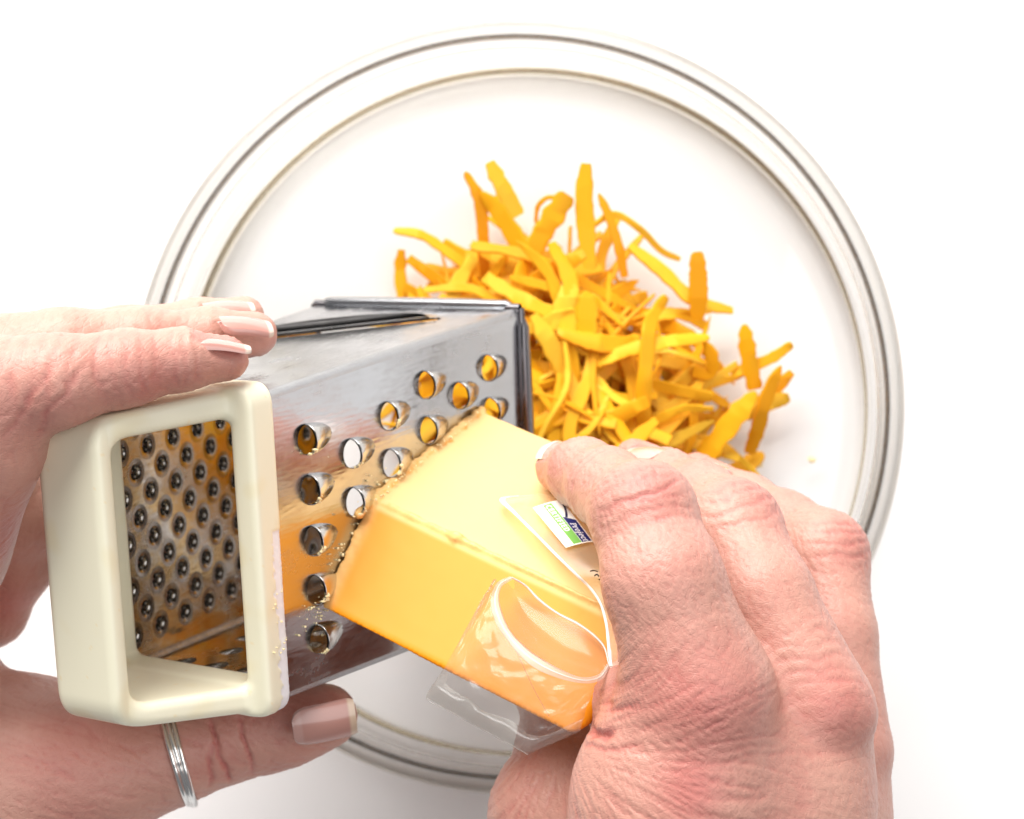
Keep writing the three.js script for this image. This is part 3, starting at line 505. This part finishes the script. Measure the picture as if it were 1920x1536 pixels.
// --- right hand, gripping the block
{
  const I = [[1308, 1290, 0.166, 134], [1243, 1088, 0.166, 110], [1206, 966, 0.158, 97], [1138, 914, 0.138, 72], [1095, 888, 0.124, 64], [1050, 878, 0.111, 47]];
  const Mi = [[1525, 1322, 0.152, 112], [1425, 1120, 0.146, 98], [1374, 990, 0.136, 89], [1312, 935, 0.122, 66], [1252, 905, 0.108, 58], [1190, 862, 0.094, 40]];
  const Ri = [[1588, 1400, 0.128, 84], [1562, 1190, 0.122, 78], [1546, 1040, 0.114, 80], [1470, 985, 0.102, 62], [1400, 945, 0.09, 54], [1305, 888, 0.076, 40]];
  const Pi = [[1585, 1500, 0.106, 66], [1560, 1300, 0.09, 56], [1540, 1180, 0.08, 54], [1470, 1090, 0.07, 46], [1420, 1040, 0.062, 40]];
  const Th = [[1235, 1850, 0.100, 140], [1042, 1525, 0.129, 118], [1052, 1400, 0.114, 76], [1035, 1290, 0.098, 62], [1010, 1200, 0.096, 46]];
  const body = new Body();
  body.group(0.012, 0.001, [
    ...chain([[1308, 1300, 0.163, 140], [1272, 1500, 0.158, 176], [1235, 1850, 0.143, 205]]),
    ...chain([[1520, 1330, 0.148, 114], [1448, 1520, 0.147, 165], [1345, 1850, 0.134, 195]]),
    ...chain([[1588, 1410, 0.126, 82], [1540, 1560, 0.126, 104], [1430, 1850, 0.118, 160]]),
    ...chain([[1585, 1500, 0.106, 66], [1520, 1650, 0.1, 95], [1430, 1850, 0.1, 140]]),
    ...chain([[1290, 1850, 0.115, 260], [1270, 2250, 0.10, 240]]),
    ...chain([[1200, 1420, 0.128, 120], [1230, 1620, 0.12, 170]]),
  ]);
  body.group(0.005, 0.013, chain(Th));
  body.group(0.004, 0.004, [...chain([[1190, 1300, 0.152, 70], [1136, 1322, 0.148, 44]])]);
  body.group(0.003, 0.0045, [...chain(I), ball(k(1208, 954, 0.161), kr(84, 0.161))]);
  body.group(0.003, 0.0022, [...chain(Mi), ball(k(1586, 1345, 0.154), kr(54, 0.154))]);
  body.group(0.003, 0.0022, chain(Ri));
  body.group(0.003, 0.002, chain(Pi));
  const at = (x, y, z, c) => body.at(x, y, z, c), near = (x, y, z, R) => body.near(x, y, z, R);
  const lo = [-0.008, 0.055, 0.004], hi = [0.082, 0.192, 0.15], g = meshField(at, near, lo, hi, 0.00048);
  const K2 = (a) => k(a[0], a[1], a[2]), ax = (l, i) => K2(l[i + 1]).sub(K2(l[i]));
  const on = skinAt(body), up = k(1200, 900, 0.165).sub(k(1250, 1090, 0.17)), fanAx = new V3(0.25, 0, 1);
  const creases = creaseSet([
    [on(1205, 918), up, 0.014, [-0.0062, -0.0042, -0.0022, 0.0022, 0.0042], 0.00022, 0.00045],
    [on(1215, 925), new V3(-0.35, 0, -1), 0.0115, [0], 0.00055, 0.0005],
    [on(1400, 930), k(1380, 920, 0.14).sub(k(1430, 1110, 0.14)), 0.012, [-0.0045, -0.0018, 0.0006, 0.0024], 0.00032, 0.0005],
    [on(1590, 1005), k(1560, 980, 0.12).sub(k(1570, 1200, 0.12)), 0.012, [-0.004, -0.0016, 0.0006, 0.0026], 0.0003, 0.0005],
    [on(1085, 870), ax(I, 3), 0.008, [-0.0015, 0.0008], 0.0003, 0.0005],
    [on(1560, 1230), ax(Ri, 0), 0.014, [-0.0075, -0.005, -0.0025, 0, 0.0025, 0.005], 0.00013, 0.0006],
    [on(1520, 1190), ax(Mi, 0), 0.013, [-0.005, -0.0025, 0, 0.0025], 0.00013, 0.0006],
    [on(1112, 1372), fanAx, 0.009, [0], 0.0024, 0.0008],
    [on(1140, 1362), fanAx, 0.012, [-0.003, 0.0035], 0.0006, 0.0006],
  ]);
  const fc = k(1055, 1395, 0.16), ax1 = new V3(0.32, 0, 0.95).normalize(), ax2 = new V3(0.95, 0, -0.32).normalize();
  const relief = (p, n) => {
    let h = creases(p) + beds(p);
    const dx = p.x - fc.x, dz = p.z - fc.z, r = Math.hypot(dx, dz), th = Math.atan2(dz, dx), back = sstep(1.0, -1.0, (p.z - k(1200, 1180, 0.17).z) / -0.012);
    // long wrinkles fanning from the web of the thumb over the back of the hand
    const warp = 0.05 * noise(p.x * 110, p.y * 70, p.z * 110);
    const fan = line(noise((th + warp) * 9, r * 45, 3), 0.16) * 0.00026 + line(noise((th + warp * 0.7) * 19, r * 80, 8), 0.15) * 0.00018 + noise((th + warp) * 6, r * 25, 5) * 0.00016;
    h -= 0.7 * fan * back * sstep(0.085, 0.02, r) * sstep(0.002, 0.012, r);
    // fine slanting lines along the fingers
    const u = p.x * ax1.x + p.z * ax1.z, v = p.x * ax2.x + p.z * ax2.z;
    h -= (1 - back * 0.6) * (0.00011 * line(noise(u * 190 + v * 260, v * 700, p.y * 100), 0.13) + 0.0001 * line(noise(u * 560 - v * 240, v * 300, p.y * 100 + 4), 0.13));
    return h + fineSkin(p, ax1, ax2);
  };
  const nails = [
    [k(1044, 842, 0.1195), k(982, 826, 0.100).sub(k(1044, 842, 0.1195)), new V3(-0.25, 0.80, -0.55), 0.0100, 0.0066, 0.0048, 0.95, (u, v) => v > 0.45 ? [0.92, 0.90, 0.87] : [0.62, 0.38, 0.32]],
    [k(1240, 848, 0.111), k(1146, 832, 0.094).sub(k(1240, 848, 0.111)), new V3(0.05, 0.62, -0.78), 0.0125, 0.0078, 0.0058, 0.5, (u, v) => v > 0.82 ? [0.74, 0.66, 0.60] : [0.62, 0.37, 0.32]],
    [k(1352, 884, 0.0925), k(1268, 850, 0.074).sub(k(1352, 884, 0.0925)), new V3(0.05, 0.70, -0.7), 0.0115, 0.0080, 0.006, 0.5, (u, v) => v > 0.45 ? [0.92, 0.91, 0.88] : [0.62, 0.38, 0.32]],
  ];
  const beds = nailBeds(nails);
  const spots = [[on(1210, 915), 0.015, 0.6], [on(1325, 1320), 0.02, 0.8], [on(1595, 1330), 0.016, 0.7], [on(1290, 1490), 0.011, 0.9], [on(1420, 925), 0.014, 0.45], [on(1600, 1010), 0.014, 0.5], [on(1260, 1050), 0.02, 0.15], [on(1030, 880), 0.008, 0.4], [on(1000, 1480), 0.02, 0.3], [on(1150, 1250), 0.02, 0.25]];
  finish(g, relief, skinTone(spots)); skinUV(g, ax1.clone().setY(0.35), ax2.clone().setY(-0.25), 0.022);
  const hand = thing('hand', 'right hand with white-tipped nails from the lower right, gripping the cheese block', 'hand', k(1300, 1900, 0.1));
  part('skin', g, mats.skin, hand);
  nails.forEach((q, i) => part('fingernail', nailGeo(...q), mats.nail, hand, i ? undefined : 'white nail tip of the index finger on the cheese'));
}

// --- left hand, round the handle
{
  const I = [[-70, 745, 0.165, 120], [100, 716, 0.164, 86], [235, 690, 0.160, 69], [340, 674, 0.156, 55], [424, 672, 0.152, 43]];
  const Mi = [[-60, 690, 0.148, 100], [120, 655, 0.146, 74], [262, 640, 0.142, 60], [390, 630, 0.137, 50], [477, 627, 0.133, 43]];
  const Ri = [[-60, 690, 0.128, 90], [120, 645, 0.128, 64], [240, 628, 0.124, 51], [370, 605, 0.119, 42], [458, 592, 0.115, 37]];
  const Pi = [[-90, 800, 0.105, 100], [22, 960, 0.088, 92], [24, 1050, 0.082, 76], [-12, 1150, 0.078, 58], [-60, 1190, 0.078, 50]];
  const Th = [[-140, 1480, 0.112, 250], [60, 1440, 0.112, 160], [195, 1446, 0.112, 116], [330, 1412, 0.110, 84], [440, 1380, 0.108, 73], [530, 1362, 0.107, 68], [608, 1344, 0.106, 62]];
  const body = new Body();
  body.group(0.012, 0.001, [
    ...chain([[-90, 770, 0.162, 130], [-260, 1000, 0.135, 220], [-420, 1350, 0.11, 260]]),
    ...chain([[-100, 720, 0.135, 130], [-280, 1000, 0.12, 220], [-450, 1350, 0.105, 260]]),
    ...chain([[-40, 835, 0.160, 116], [-160, 1000, 0.135, 150]]),
    ...chain([[-160, 960, 0.105, 150], [-300, 1300, 0.10, 260]]),
    ...chain([[-300, 1420, 0.108, 300], [-800, 1600, 0.09, 280]]),
  ]);
  body.group(0.006, 0.006, chain(Th));
  body.group(0.003, 0.003, chain(Pi));
  body.group(0.003, 0.0022, chain(Ri));
  body.group(0.003, 0.0022, chain(Mi));
  body.group(0.003, 0.004, chain(I));
  const at = (x, y, z, c) => body.at(x, y, z, c), near = (x, y, z, R) => body.near(x, y, z, R);
  const g = meshField(at, near, [-0.19, 0.04, -0.03], [-0.03, 0.19, 0.11], 0.0006);
  const on = skinAt(body);
  const creases = creaseSet([
    [on(235, 670), new V3(1, 0, -0.1), 0.012, [-0.005, -0.0025, 0, 0.0025, 0.005], 0.00022, 0.0005],
    [on(345, 660), new V3(1, 0, -0.1), 0.008, [-0.002, 0, 0.002], 0.00022, 0.0004],
    [on(318, 600), new V3(1, 0, -0.1), 0.010, [-0.003, -0.001, 0.001, 0.003], 0.00022, 0.0004],
    [on(70, 660), new V3(1, 0, 0.1), 0.014, [-0.006, -0.003, 0.0, 0.003, 0.006], 0.00025, 0.0006],
    [on(90, 760), new V3(0.8, 0, 0.6), 0.012, [-0.003, 0.001], 0.0004, 0.0006],
    [on(422, 1415), new V3(0.98, 0, -0.2), 0.010, [-0.0012, 0.0045], 0.0013, 0.00035],
    [on(395, 1425), new V3(0.98, 0, 0.15), 0.009, [0.0], 0.0009, 0.00035],
    [on(470, 1330), new V3(0.9, 0, 0.4), 0.006, [0.0, 0.002], 0.0003, 0.0004],
  ]);
  const ax1 = new V3(0.95, 0, 0.31), ax2 = new V3(-0.31, 0, 0.95);
  const relief = (p) => {
    const u = p.x * ax1.x + p.z * ax1.z, v = p.x * ax2.x + p.z * ax2.z, low = sstep(k(0, 1250, 0.15).z, k(0, 1400, 0.15).z, p.z);
    return creases(p) + beds(p) - low * (0.00016 * line(noise(u * 90, v * 620, p.y * 200), 0.15) + 0.0001 * noise(u * 60, v * 420, p.y * 100)) - (1 - low) * 0.0001 * line(noise(u * 420, v * 160, p.y * 160), 0.14) + fineSkin(p, ax1, ax2);
  };
  const pale = (u, v) => v > 0.88 ? [0.62, 0.50, 0.42] : [0.51, 0.255, 0.215];
  const nails = [
    [k(352, 634, 0.1575), k(464, 642, 0.1535).sub(k(352, 634, 0.1575)), new V3(0.05, 0.10, -1), 0.0118, 0.0072, 0.0052, 0.35, pale],
    [k(412, 598, 0.1462), k(512, 602, 0.1412).sub(k(412, 598, 0.1462)), new V3(0.02, 0.50, -0.86), 0.0106, 0.0074, 0.0050, 0.35, pale],
    [k(380, 572, 0.1262), k(480, 564, 0.1222).sub(k(380, 572, 0.1262)), new V3(0.02, 0.40, -0.9), 0.0106, 0.0070, 0.0048, 0.35, pale],
    [k(550, 1374, 0.1255), k(668, 1352, 0.1230).sub(k(550, 1374, 0.1255)), new V3(0.1, 0.94, 0.30), 0.0133, 0.0096, 0.0070, 0.3, (u, v) => v > 0.91 ? [0.58, 0.44, 0.32] : v < 0.15 ? [0.50, 0.29, 0.25] : [0.46, 0.235, 0.195]],
  ];
  const beds = nailBeds(nails);
  const spots = [[on(240, 690), 0.014, 0.3], [on(320, 715), 0.012, 0.45], [on(90, 740), 0.018, 0.35], [on(440, 690), 0.012, 0.35], [on(600, 1305), 0.010, 0.5], [on(420, 1400), 0.012, 0.4], [on(520, 1330), 0.01, 0.6], [on(120, 1400), 0.025, 0.3], [on(20, 1000), 0.03, 1.2], [on(10, 1130), 0.012, 0.8], [on(200, 1450), 0.02, 0.3]];  // red patches behind the handle stand in for the deep shade there
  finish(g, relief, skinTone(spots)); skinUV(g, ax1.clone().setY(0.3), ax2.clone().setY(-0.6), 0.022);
  const hand = thing('hand', 'left hand wearing a thumb ring, fingers wrapped over the grater handle', 'hand', k(-800, 1600, 0.09));
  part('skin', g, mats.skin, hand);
  nails.forEach((q, i) => part(i === 3 ? 'thumbnail' : 'fingernail', nailGeo(...q), mats.nail, hand));
  // the ring on the thumb: three wires twisted together
  const c = k(334, 1412, 0.110), axis = k(440, 1380, 0.108).sub(k(195, 1446, 0.112)).normalize(), e1 = new V3(0, 1, 0).addScaledVector(axis, -axis.y).normalize(), e2 = new V3().crossVectors(axis, e1), R = kr(85, 0.11) + 0.0004, gs = [];
  for (let s = 0; s < 3; s++) { const p = []; for (let i = 0; i < 64; i++) { const t = i / 64 * Math.PI * 2, q = t * 2 + s * 2.09, dx = e1.clone().multiplyScalar(Math.cos(t)).addScaledVector(e2, Math.sin(t)); let r = R * 1.6; while (r > R * 0.5 && at(c.x + dx.x * r, c.y + dx.y * r, c.z + dx.z * r) > 0.0004) r -= 0.00015; p.push(c.clone().addScaledVector(dx, r + 0.00025 * Math.cos(q)).addScaledVector(axis, (s - 1) * 0.00085 + 0.00065 * Math.sin(t + 0.6 + s * 0.4))); } gs.push(tube(p, 0.00062, 160, 10, true)); }
  const ring = thing('finger_ring', 'silver ring of three slim bands worn on the left thumb below the grater handle', 'ring', k(334, 1500, 0.11));
  for (const q of gs) part('band', q, mats.silver, ring);
}

// ------------------------------------------------------------------ the shredded cheese
const FLOOR = 0.0052;
function shredGeo(pts, w, t, twist, taper0, taper1, jag) {      // a curled strip: shallow channel in section, thinner at its ends
  const curve = new THREE.CatmullRomCurve3(pts), n = 22, m = 10, fr = curve.computeFrenetFrames(n), p = [], ix = [], s1 = rr(0, 50);
  const up = new V3(0, 1, 0);
  for (let j = 0; j <= n; j++) {
    const b = j / n, c = curve.getPoint(b), tg = curve.getTangent(b), side = new V3().crossVectors(tg, up); if (side.lengthSq() < 0.02) side.set(1, 0, 0); side.normalize();
    const nn = new V3().crossVectors(side, tg).normalize(), a = twist[0] + (twist[1] - twist[0]) * b, S = side.clone().multiplyScalar(Math.cos(a)).addScaledVector(nn, Math.sin(a)), N = nn.clone().multiplyScalar(Math.cos(a)).addScaledVector(side, -Math.sin(a));
    const end = Math.min(1, lerp(taper0, 1, Math.sqrt(clamp(b / 0.28, 0, 1))), lerp(taper1, 1, Math.sqrt(clamp((1 - b) / 0.28, 0, 1)))), ww = w / 2 * end * (1 + jag * noise(b * 9, s1, 1)), tt = t / 2 * Math.min(1, 0.35 + end);
    for (let i = 0; i < m; i++) {
      const th = i / m * Math.PI * 2, cx = Math.sign(Math.cos(th)) * Math.pow(Math.abs(Math.cos(th)), 0.25), sy = Math.sign(Math.sin(th)) * Math.pow(Math.abs(Math.sin(th)), 0.3);
      const q = c.clone().addScaledVector(S, cx * ww * (1 + 0.12 * jag * noise(b * 25, i * 3, s1))).addScaledVector(N, sy * tt - cx * cx * ww * 0.2 + 0.00012 * noise(b * 18, i, s1));
      p.push(q.x, q.y, q.z);
    }
    if (j < n) for (let i = 0; i < m; i++) { const a0 = j * m + i, a1 = j * m + (i + 1) % m; ix.push(a0, a1, a0 + m, a1, a1 + m, a0 + m); }
  }
  for (let i = 1; i < m - 1; i++) { ix.push(0, i + 1, i); const q = n * m; ix.push(q, q + i, q + i + 1); }
  const g = new THREE.BufferGeometry(); g.setAttribute('position', new THREE.Float32BufferAttribute(p, 3)); g.setIndex(ix); return toCreasedNormals(g, 0.7);
}
const PILE = 'loose cheese shreds heaped in the glass bowl', PLAIN = 'orange cheddar shred lying among many alike in the heap in the glass bowl';
const outer = [                                                // shreds that stand out: pixels and height (mm over the bowl's floor) of their bends, width (mm), label
  [[[752, 468, 3], [750, 515, 1.5], [760, 590, 2]], 3.6, 'short lone shred lying apart at the left, just above the grater rim'],
  [[[738, 432, 8], [790, 440, 10], [850, 480, 8], [905, 520, 6]], 3.4, 'long thin shred reaching out to the upper left of the heap'],
  [[[872, 322, 16], [898, 370, 14], [906, 440, 10], [908, 520, 6]], 4.0, 'shred with a fine bent tip at the far upper left of the heap'],
  [[[918, 303, 16], [940, 345, 15], [972, 405, 12]], 5.2, 'broad shred leaning out at the top left of the heap'],
  [[[900, 360, 15], [935, 400, 14], [985, 480, 13], [1010, 540, 12]], 5.6, 'wide shred crossing below the one leaning out at the top left'],
  [[[1098, 306, 18], [1094, 370, 16], [1100, 440, 14], [1108, 520, 12]], 5.6, 'upright broad shred at the very top of the heap'],
  [[[1122, 362, 18], [1140, 400, 17], [1160, 460, 15], [1172, 520, 12]], 3.0, 'slim straight shred just right of the upright broad one at the top'],
  [[[1110, 425, 14], [1150, 402, 16], [1200, 430, 14], [1240, 470, 10], [1274, 486, 6]], 2.2, 'thin wavy shred arching over to the upper right of the heap'],
  [[[1004, 420, 12], [1010, 385, 14], [1030, 370, 15], [1060, 380, 14]], 1.6, 'thread-thin curled shred at the top of the heap'],
  [[[1065, 365, 18], [1045, 395, 17], [1010, 450, 14], [985, 510, 12]], 7.0, 'widest curled shred near the top of the heap'],
  [[[1308, 472, 20], [1310, 530, 18], [1308, 600, 14]], 5.8, 'upright pale shred at the right edge of the upper heap'],
  [[[1180, 460, 16], [1240, 505, 14], [1300, 560, 12], [1374, 582, 6]], 5.0, 'long straight shred slanting down to the right below the wavy one'],
  [[[1395, 608, 16], [1402, 660, 14], [1416, 730, 10]], 5.2, 'upright shred at the right end of the heap'],
  [[[1486, 645, 14], [1450, 670, 13], [1400, 690, 11], [1370, 700, 10]], 3.6, 'shred with split end pointing out to the right of the heap'],
  [[[1465, 685, 14], [1440, 740, 13], [1420, 810, 9], [1405, 850, 5]], 4.4, 'pale shred hanging down along the right end of the heap'],
  [[[1480, 745, 4], [1450, 755, 5], [1400, 780, 5]], 4.6, 'short forked shred at the far right of the heap'],
  [[[1418, 735, 16], [1380, 780, 15], [1340, 830, 13], [1310, 870, 10]], 6.8, 'thick dark orange shred slanting along the lower right of the heap'],
  [[[1432, 850, 3], [1400, 870, 3], [1360, 890, 3]], 5.5, 'shred lying on the glass at the lower right, next to the hand'],
  [[[1096, 475, 20], [1050, 500, 19], [1000, 532, 17], [940, 570, 14]], 5.4, 'straight shred pointing to the grater corner across the heap'],
  [[[880, 460, 10], [930, 480, 12], [1000, 520, 13], [1060, 560, 13]], 5.0, 'shred running from the left side of the heap to its middle'],
  [[[950, 480, 14], [920, 520, 12], [885, 560, 8]], 3.0, 'short slim shred pointing to the upper right beside the grater rim'],
  [[[800, 535, 3], [860, 530, 4], [930, 520, 6]], 4.2, 'flat shred with a blunt end, lying left of the heap over the grater rim'],
  [[[820, 520, 7], [850, 540, 6], [890, 560, 6]], 4.4, 'short pointed shred at the left foot of the heap'],
  [[[1000, 590, 26], [1030, 640, 25], [1060, 700, 22], [1080, 740, 20]], 5.6, 'thick curved shred just right of the grater corner'],
  [[[1250, 556, 24], [1222, 600, 26], [1212, 680, 26], [1206, 780, 22], [1214, 830, 18]], 4.6, 'long vertical shred with hooked top over the middle of the heap'],
  [[[1330, 632, 20], [1250, 640, 24], [1180, 655, 25], [1120, 680, 22]], 4.6, 'long level shred across the middle of the heap'],
  [[[1045, 620, 25], [1090, 635, 25], [1150, 645, 23], [1200, 640, 20]], 5.6, 'grooved shred under the long level one in the middle'],
  [[[1060, 690, 24], [1085, 750, 24], [1100, 810, 22], [1120, 850, 18]], 5.4, 'shred curving down to the index knuckle'],
  [[[985, 712, 18], [1040, 722, 18], [1080, 742, 19]], 5.6, 'shred coming out from behind the dark grater rim'],
  [[[985, 780, 17], [1030, 760, 18], [1085, 745, 18]], 6.0, 'thick shred just above the pale cheese corner, right of the grater'],
  [[[1320, 640, 20], [1336, 670, 19], [1330, 700, 16], [1300, 695, 15]], 4.0, 'hooked shred on the right side of the heap'],
  [[[1070, 530, 22], [1060, 580, 23], [1045, 620, 22]], 7.2, 'short broad shred above the grooved one'],
  [[[1100, 545, 24], [1100, 600, 24], [1094, 650, 22]], 6.6, 'broad upright shred at the centre of the heap'],
];
const up1 = (px, py, mm) => onTable(px, py, FLOOR + mm / 1000);
outer.forEach(([bends, w, label], i) => {
  const g = shredGeo(bends.map((b) => up1(...b)), 0.86 * w / 1000, rr(0.7, 1.2) / 1000, [rr(-0.6, 0.6), rr(-0.6, 0.6)], rr(0.05, 0.6), rr(0.3, 1), 0.3);
  soloMesh('cheese_shred', g, mats.shred[i % 4], label, 'cheese shred', PILE);
});
for (let i = 0; i < 262; i++) {                                // the heap itself, laid from the bottom up
  const q = i / 262, a = rr(0, Math.PI * 2), rad = Math.pow(rnd(), 0.62) * (1 - q * 0.25), cx = 1055 + Math.cos(a) * rad * 305 + 20 * Math.sin(a) * rad, cy = 745 + Math.sin(a) * rad * 290 + 50 * Math.cos(a) * rad;
  const top = 27 * Math.pow(Math.max(0, 1 - Math.pow(rad, 2)), 0.8) + 2.5, hgt = 1.5 + top * q * rr(0.75, 1.0);
  const c = up1(cx, cy, hgt), th = rr(0, Math.PI), len = rr(22, 50) / 1000, bend = rr(-1, 1) * 0.2 * len, pitch = rr(-0.3, 0.3), d = new V3(Math.cos(th), pitch * 0.7, Math.sin(th)), s = new V3(-Math.sin(th), rr(-0.2, 0.5), Math.cos(th)), wv = rr(-0.05, 0.05) * len;
  const pts = [-0.5, -0.2, 0.15, 0.5].map((t) => c.clone().addScaledVector(d, t * len).addScaledVector(s, bend * (0.25 - t * t) * 2 + wv * Math.sin(t * 7)).add(new V3(0, -0.012 * t * t * rr(0, 1), 0)));
  for (const p of pts) p.y = Math.max(p.y, FLOOR + 0.0014);
  const thin = rnd() < 0.3, g = shredGeo(pts, (thin ? rr(0.9, 2.0) : rr(2.2, 4.7)) / 1000, rr(0.5, 0.95) / 1000, [rr(-0.8, 0.8), rr(-0.8, 0.8)], rnd() < 0.35 ? 0.04 : rr(0.55, 1), rnd() < 0.45 ? 0.04 : rr(0.5, 1), 0.35);
  soloMesh('cheese_shred', g, mats.shred[Math.floor(rnd() * 4)], PLAIN, 'cheese shred', PILE);
}

// ------------------------------------------------------------------ crumbs on the grater
{
  const gs = [], bit = (p, s) => { const g = new THREE.IcosahedronGeometry(1, 0), a = g.attributes.position; const kx = rr(0.5, 1.6), ky = rr(0.4, 1), kz = rr(0.4, 1.2); for (let i = 0; i < a.count; i++) { const x = a.getX(i), y = a.getY(i), z = a.getZ(i), f = 1 + 0.35 * noise(x * 2 + gs.length, y * 2, z * 2); a.setXYZ(i, x * kx * f * s, y * ky * f * s, z * kz * f * s); } g.rotateX(rr(0, 6)); g.rotateZ(rr(0, 6)); g.translate(p.x, p.y, p.z); g.deleteAttribute('uv'); gs.push(g); };
  for (let i = 0; i < 150; i++) {
    const t = Math.pow(rnd(), 0.8), a = onPanel(560, 1190, 0.0003), b = onPanel(705, 900, 0.0003), p = a.lerp(b, rnd());
    p.addScaledVector(FR.U, rr(-0.002, 0.009) + 0.002 * noise(i, 1, 1)).addScaledVector(FR.W, rr(-0.003, 0.003)); bit(p, rr(0.00006, 0.00022) * (1 + t));
  }
  for (const [u, v] of coarseAt) {
    const q = FR.P(u, v); const px = 960 + FP * q.x / (HC - q.y);
    if (px > 780) continue;
    const c0 = rr(0.12, 0.4); for (let i = 0; i < 9; i++) { const ph = (c0 + rr(-0.12, 0.12)) * Math.PI; bit(FR.P(u + rr(-0.0006, 0.0004), v - Math.cos(Math.PI - ph) * 0.003, Math.sin(ph) * 0.0031), rr(0.00018, 0.00055)); }
  }
  for (const [u, v] of [[-0.004, 11], [-0.005, 19.5], [-0.0025, 20], [-0.0015, 18.6], [-0.003, 14], [-0.0022, 8]]) for (let i = 0; i < 3; i++) bit(FR.P(u + rr(-0.001, 0.001), v / 1000 + rr(-0.0007, 0.0007), 0.0014), rr(0.00015, 0.00035));
  for (let i = 0; i < 40; i++) { const p = onPanel(905, 768, 0.0026).lerp(onPanel(660, 975, 0.0026), rnd()); p.addScaledVector(FR.U, rr(-0.0012, 0.0004)).addScaledVector(palePlane.N, rr(-0.0006, 0.0005)); bit(p, rr(0.00015, 0.0004)); }
  const g = mergeGeometries(gs), m = soloMesh('cheese_crumbs', g.applyMatrix4(M), mats.crumb, 'tiny pale cheese crumbs scattered over the coarse side of the grater and its holes', 'crumbs'); m.userData.kind = 'stuff';
}

for (const [px, py, sz, lab] of [[1522, 862, 0.0011, 'tiny cheese crumb alone on the bowl floor right of the heap, near the fingers'], [1424, 872, 0.0008, 'tiny cheese crumb at the lower right foot of the heap beside the hand']]) {
  const g = new THREE.IcosahedronGeometry(sz, 1), a = g.attributes.position; for (let i = 0; i < a.count; i++) { const f = 0.8 + 0.5 * noise(a.getX(i) * 900 + px, a.getY(i) * 900, a.getZ(i) * 900); a.setXYZ(i, a.getX(i) * f * 1.3, a.getY(i) * f * 0.5, a.getZ(i) * f); }
  g.computeVertexNormals(); const q = onTable(px, py, FLOOR); g.translate(q.x, FLOOR + sz * 0.35, q.z); soloMesh('cheese_crumb', g, mats.crumb, lab, 'crumb');
}

renderer.render(scene, camera);
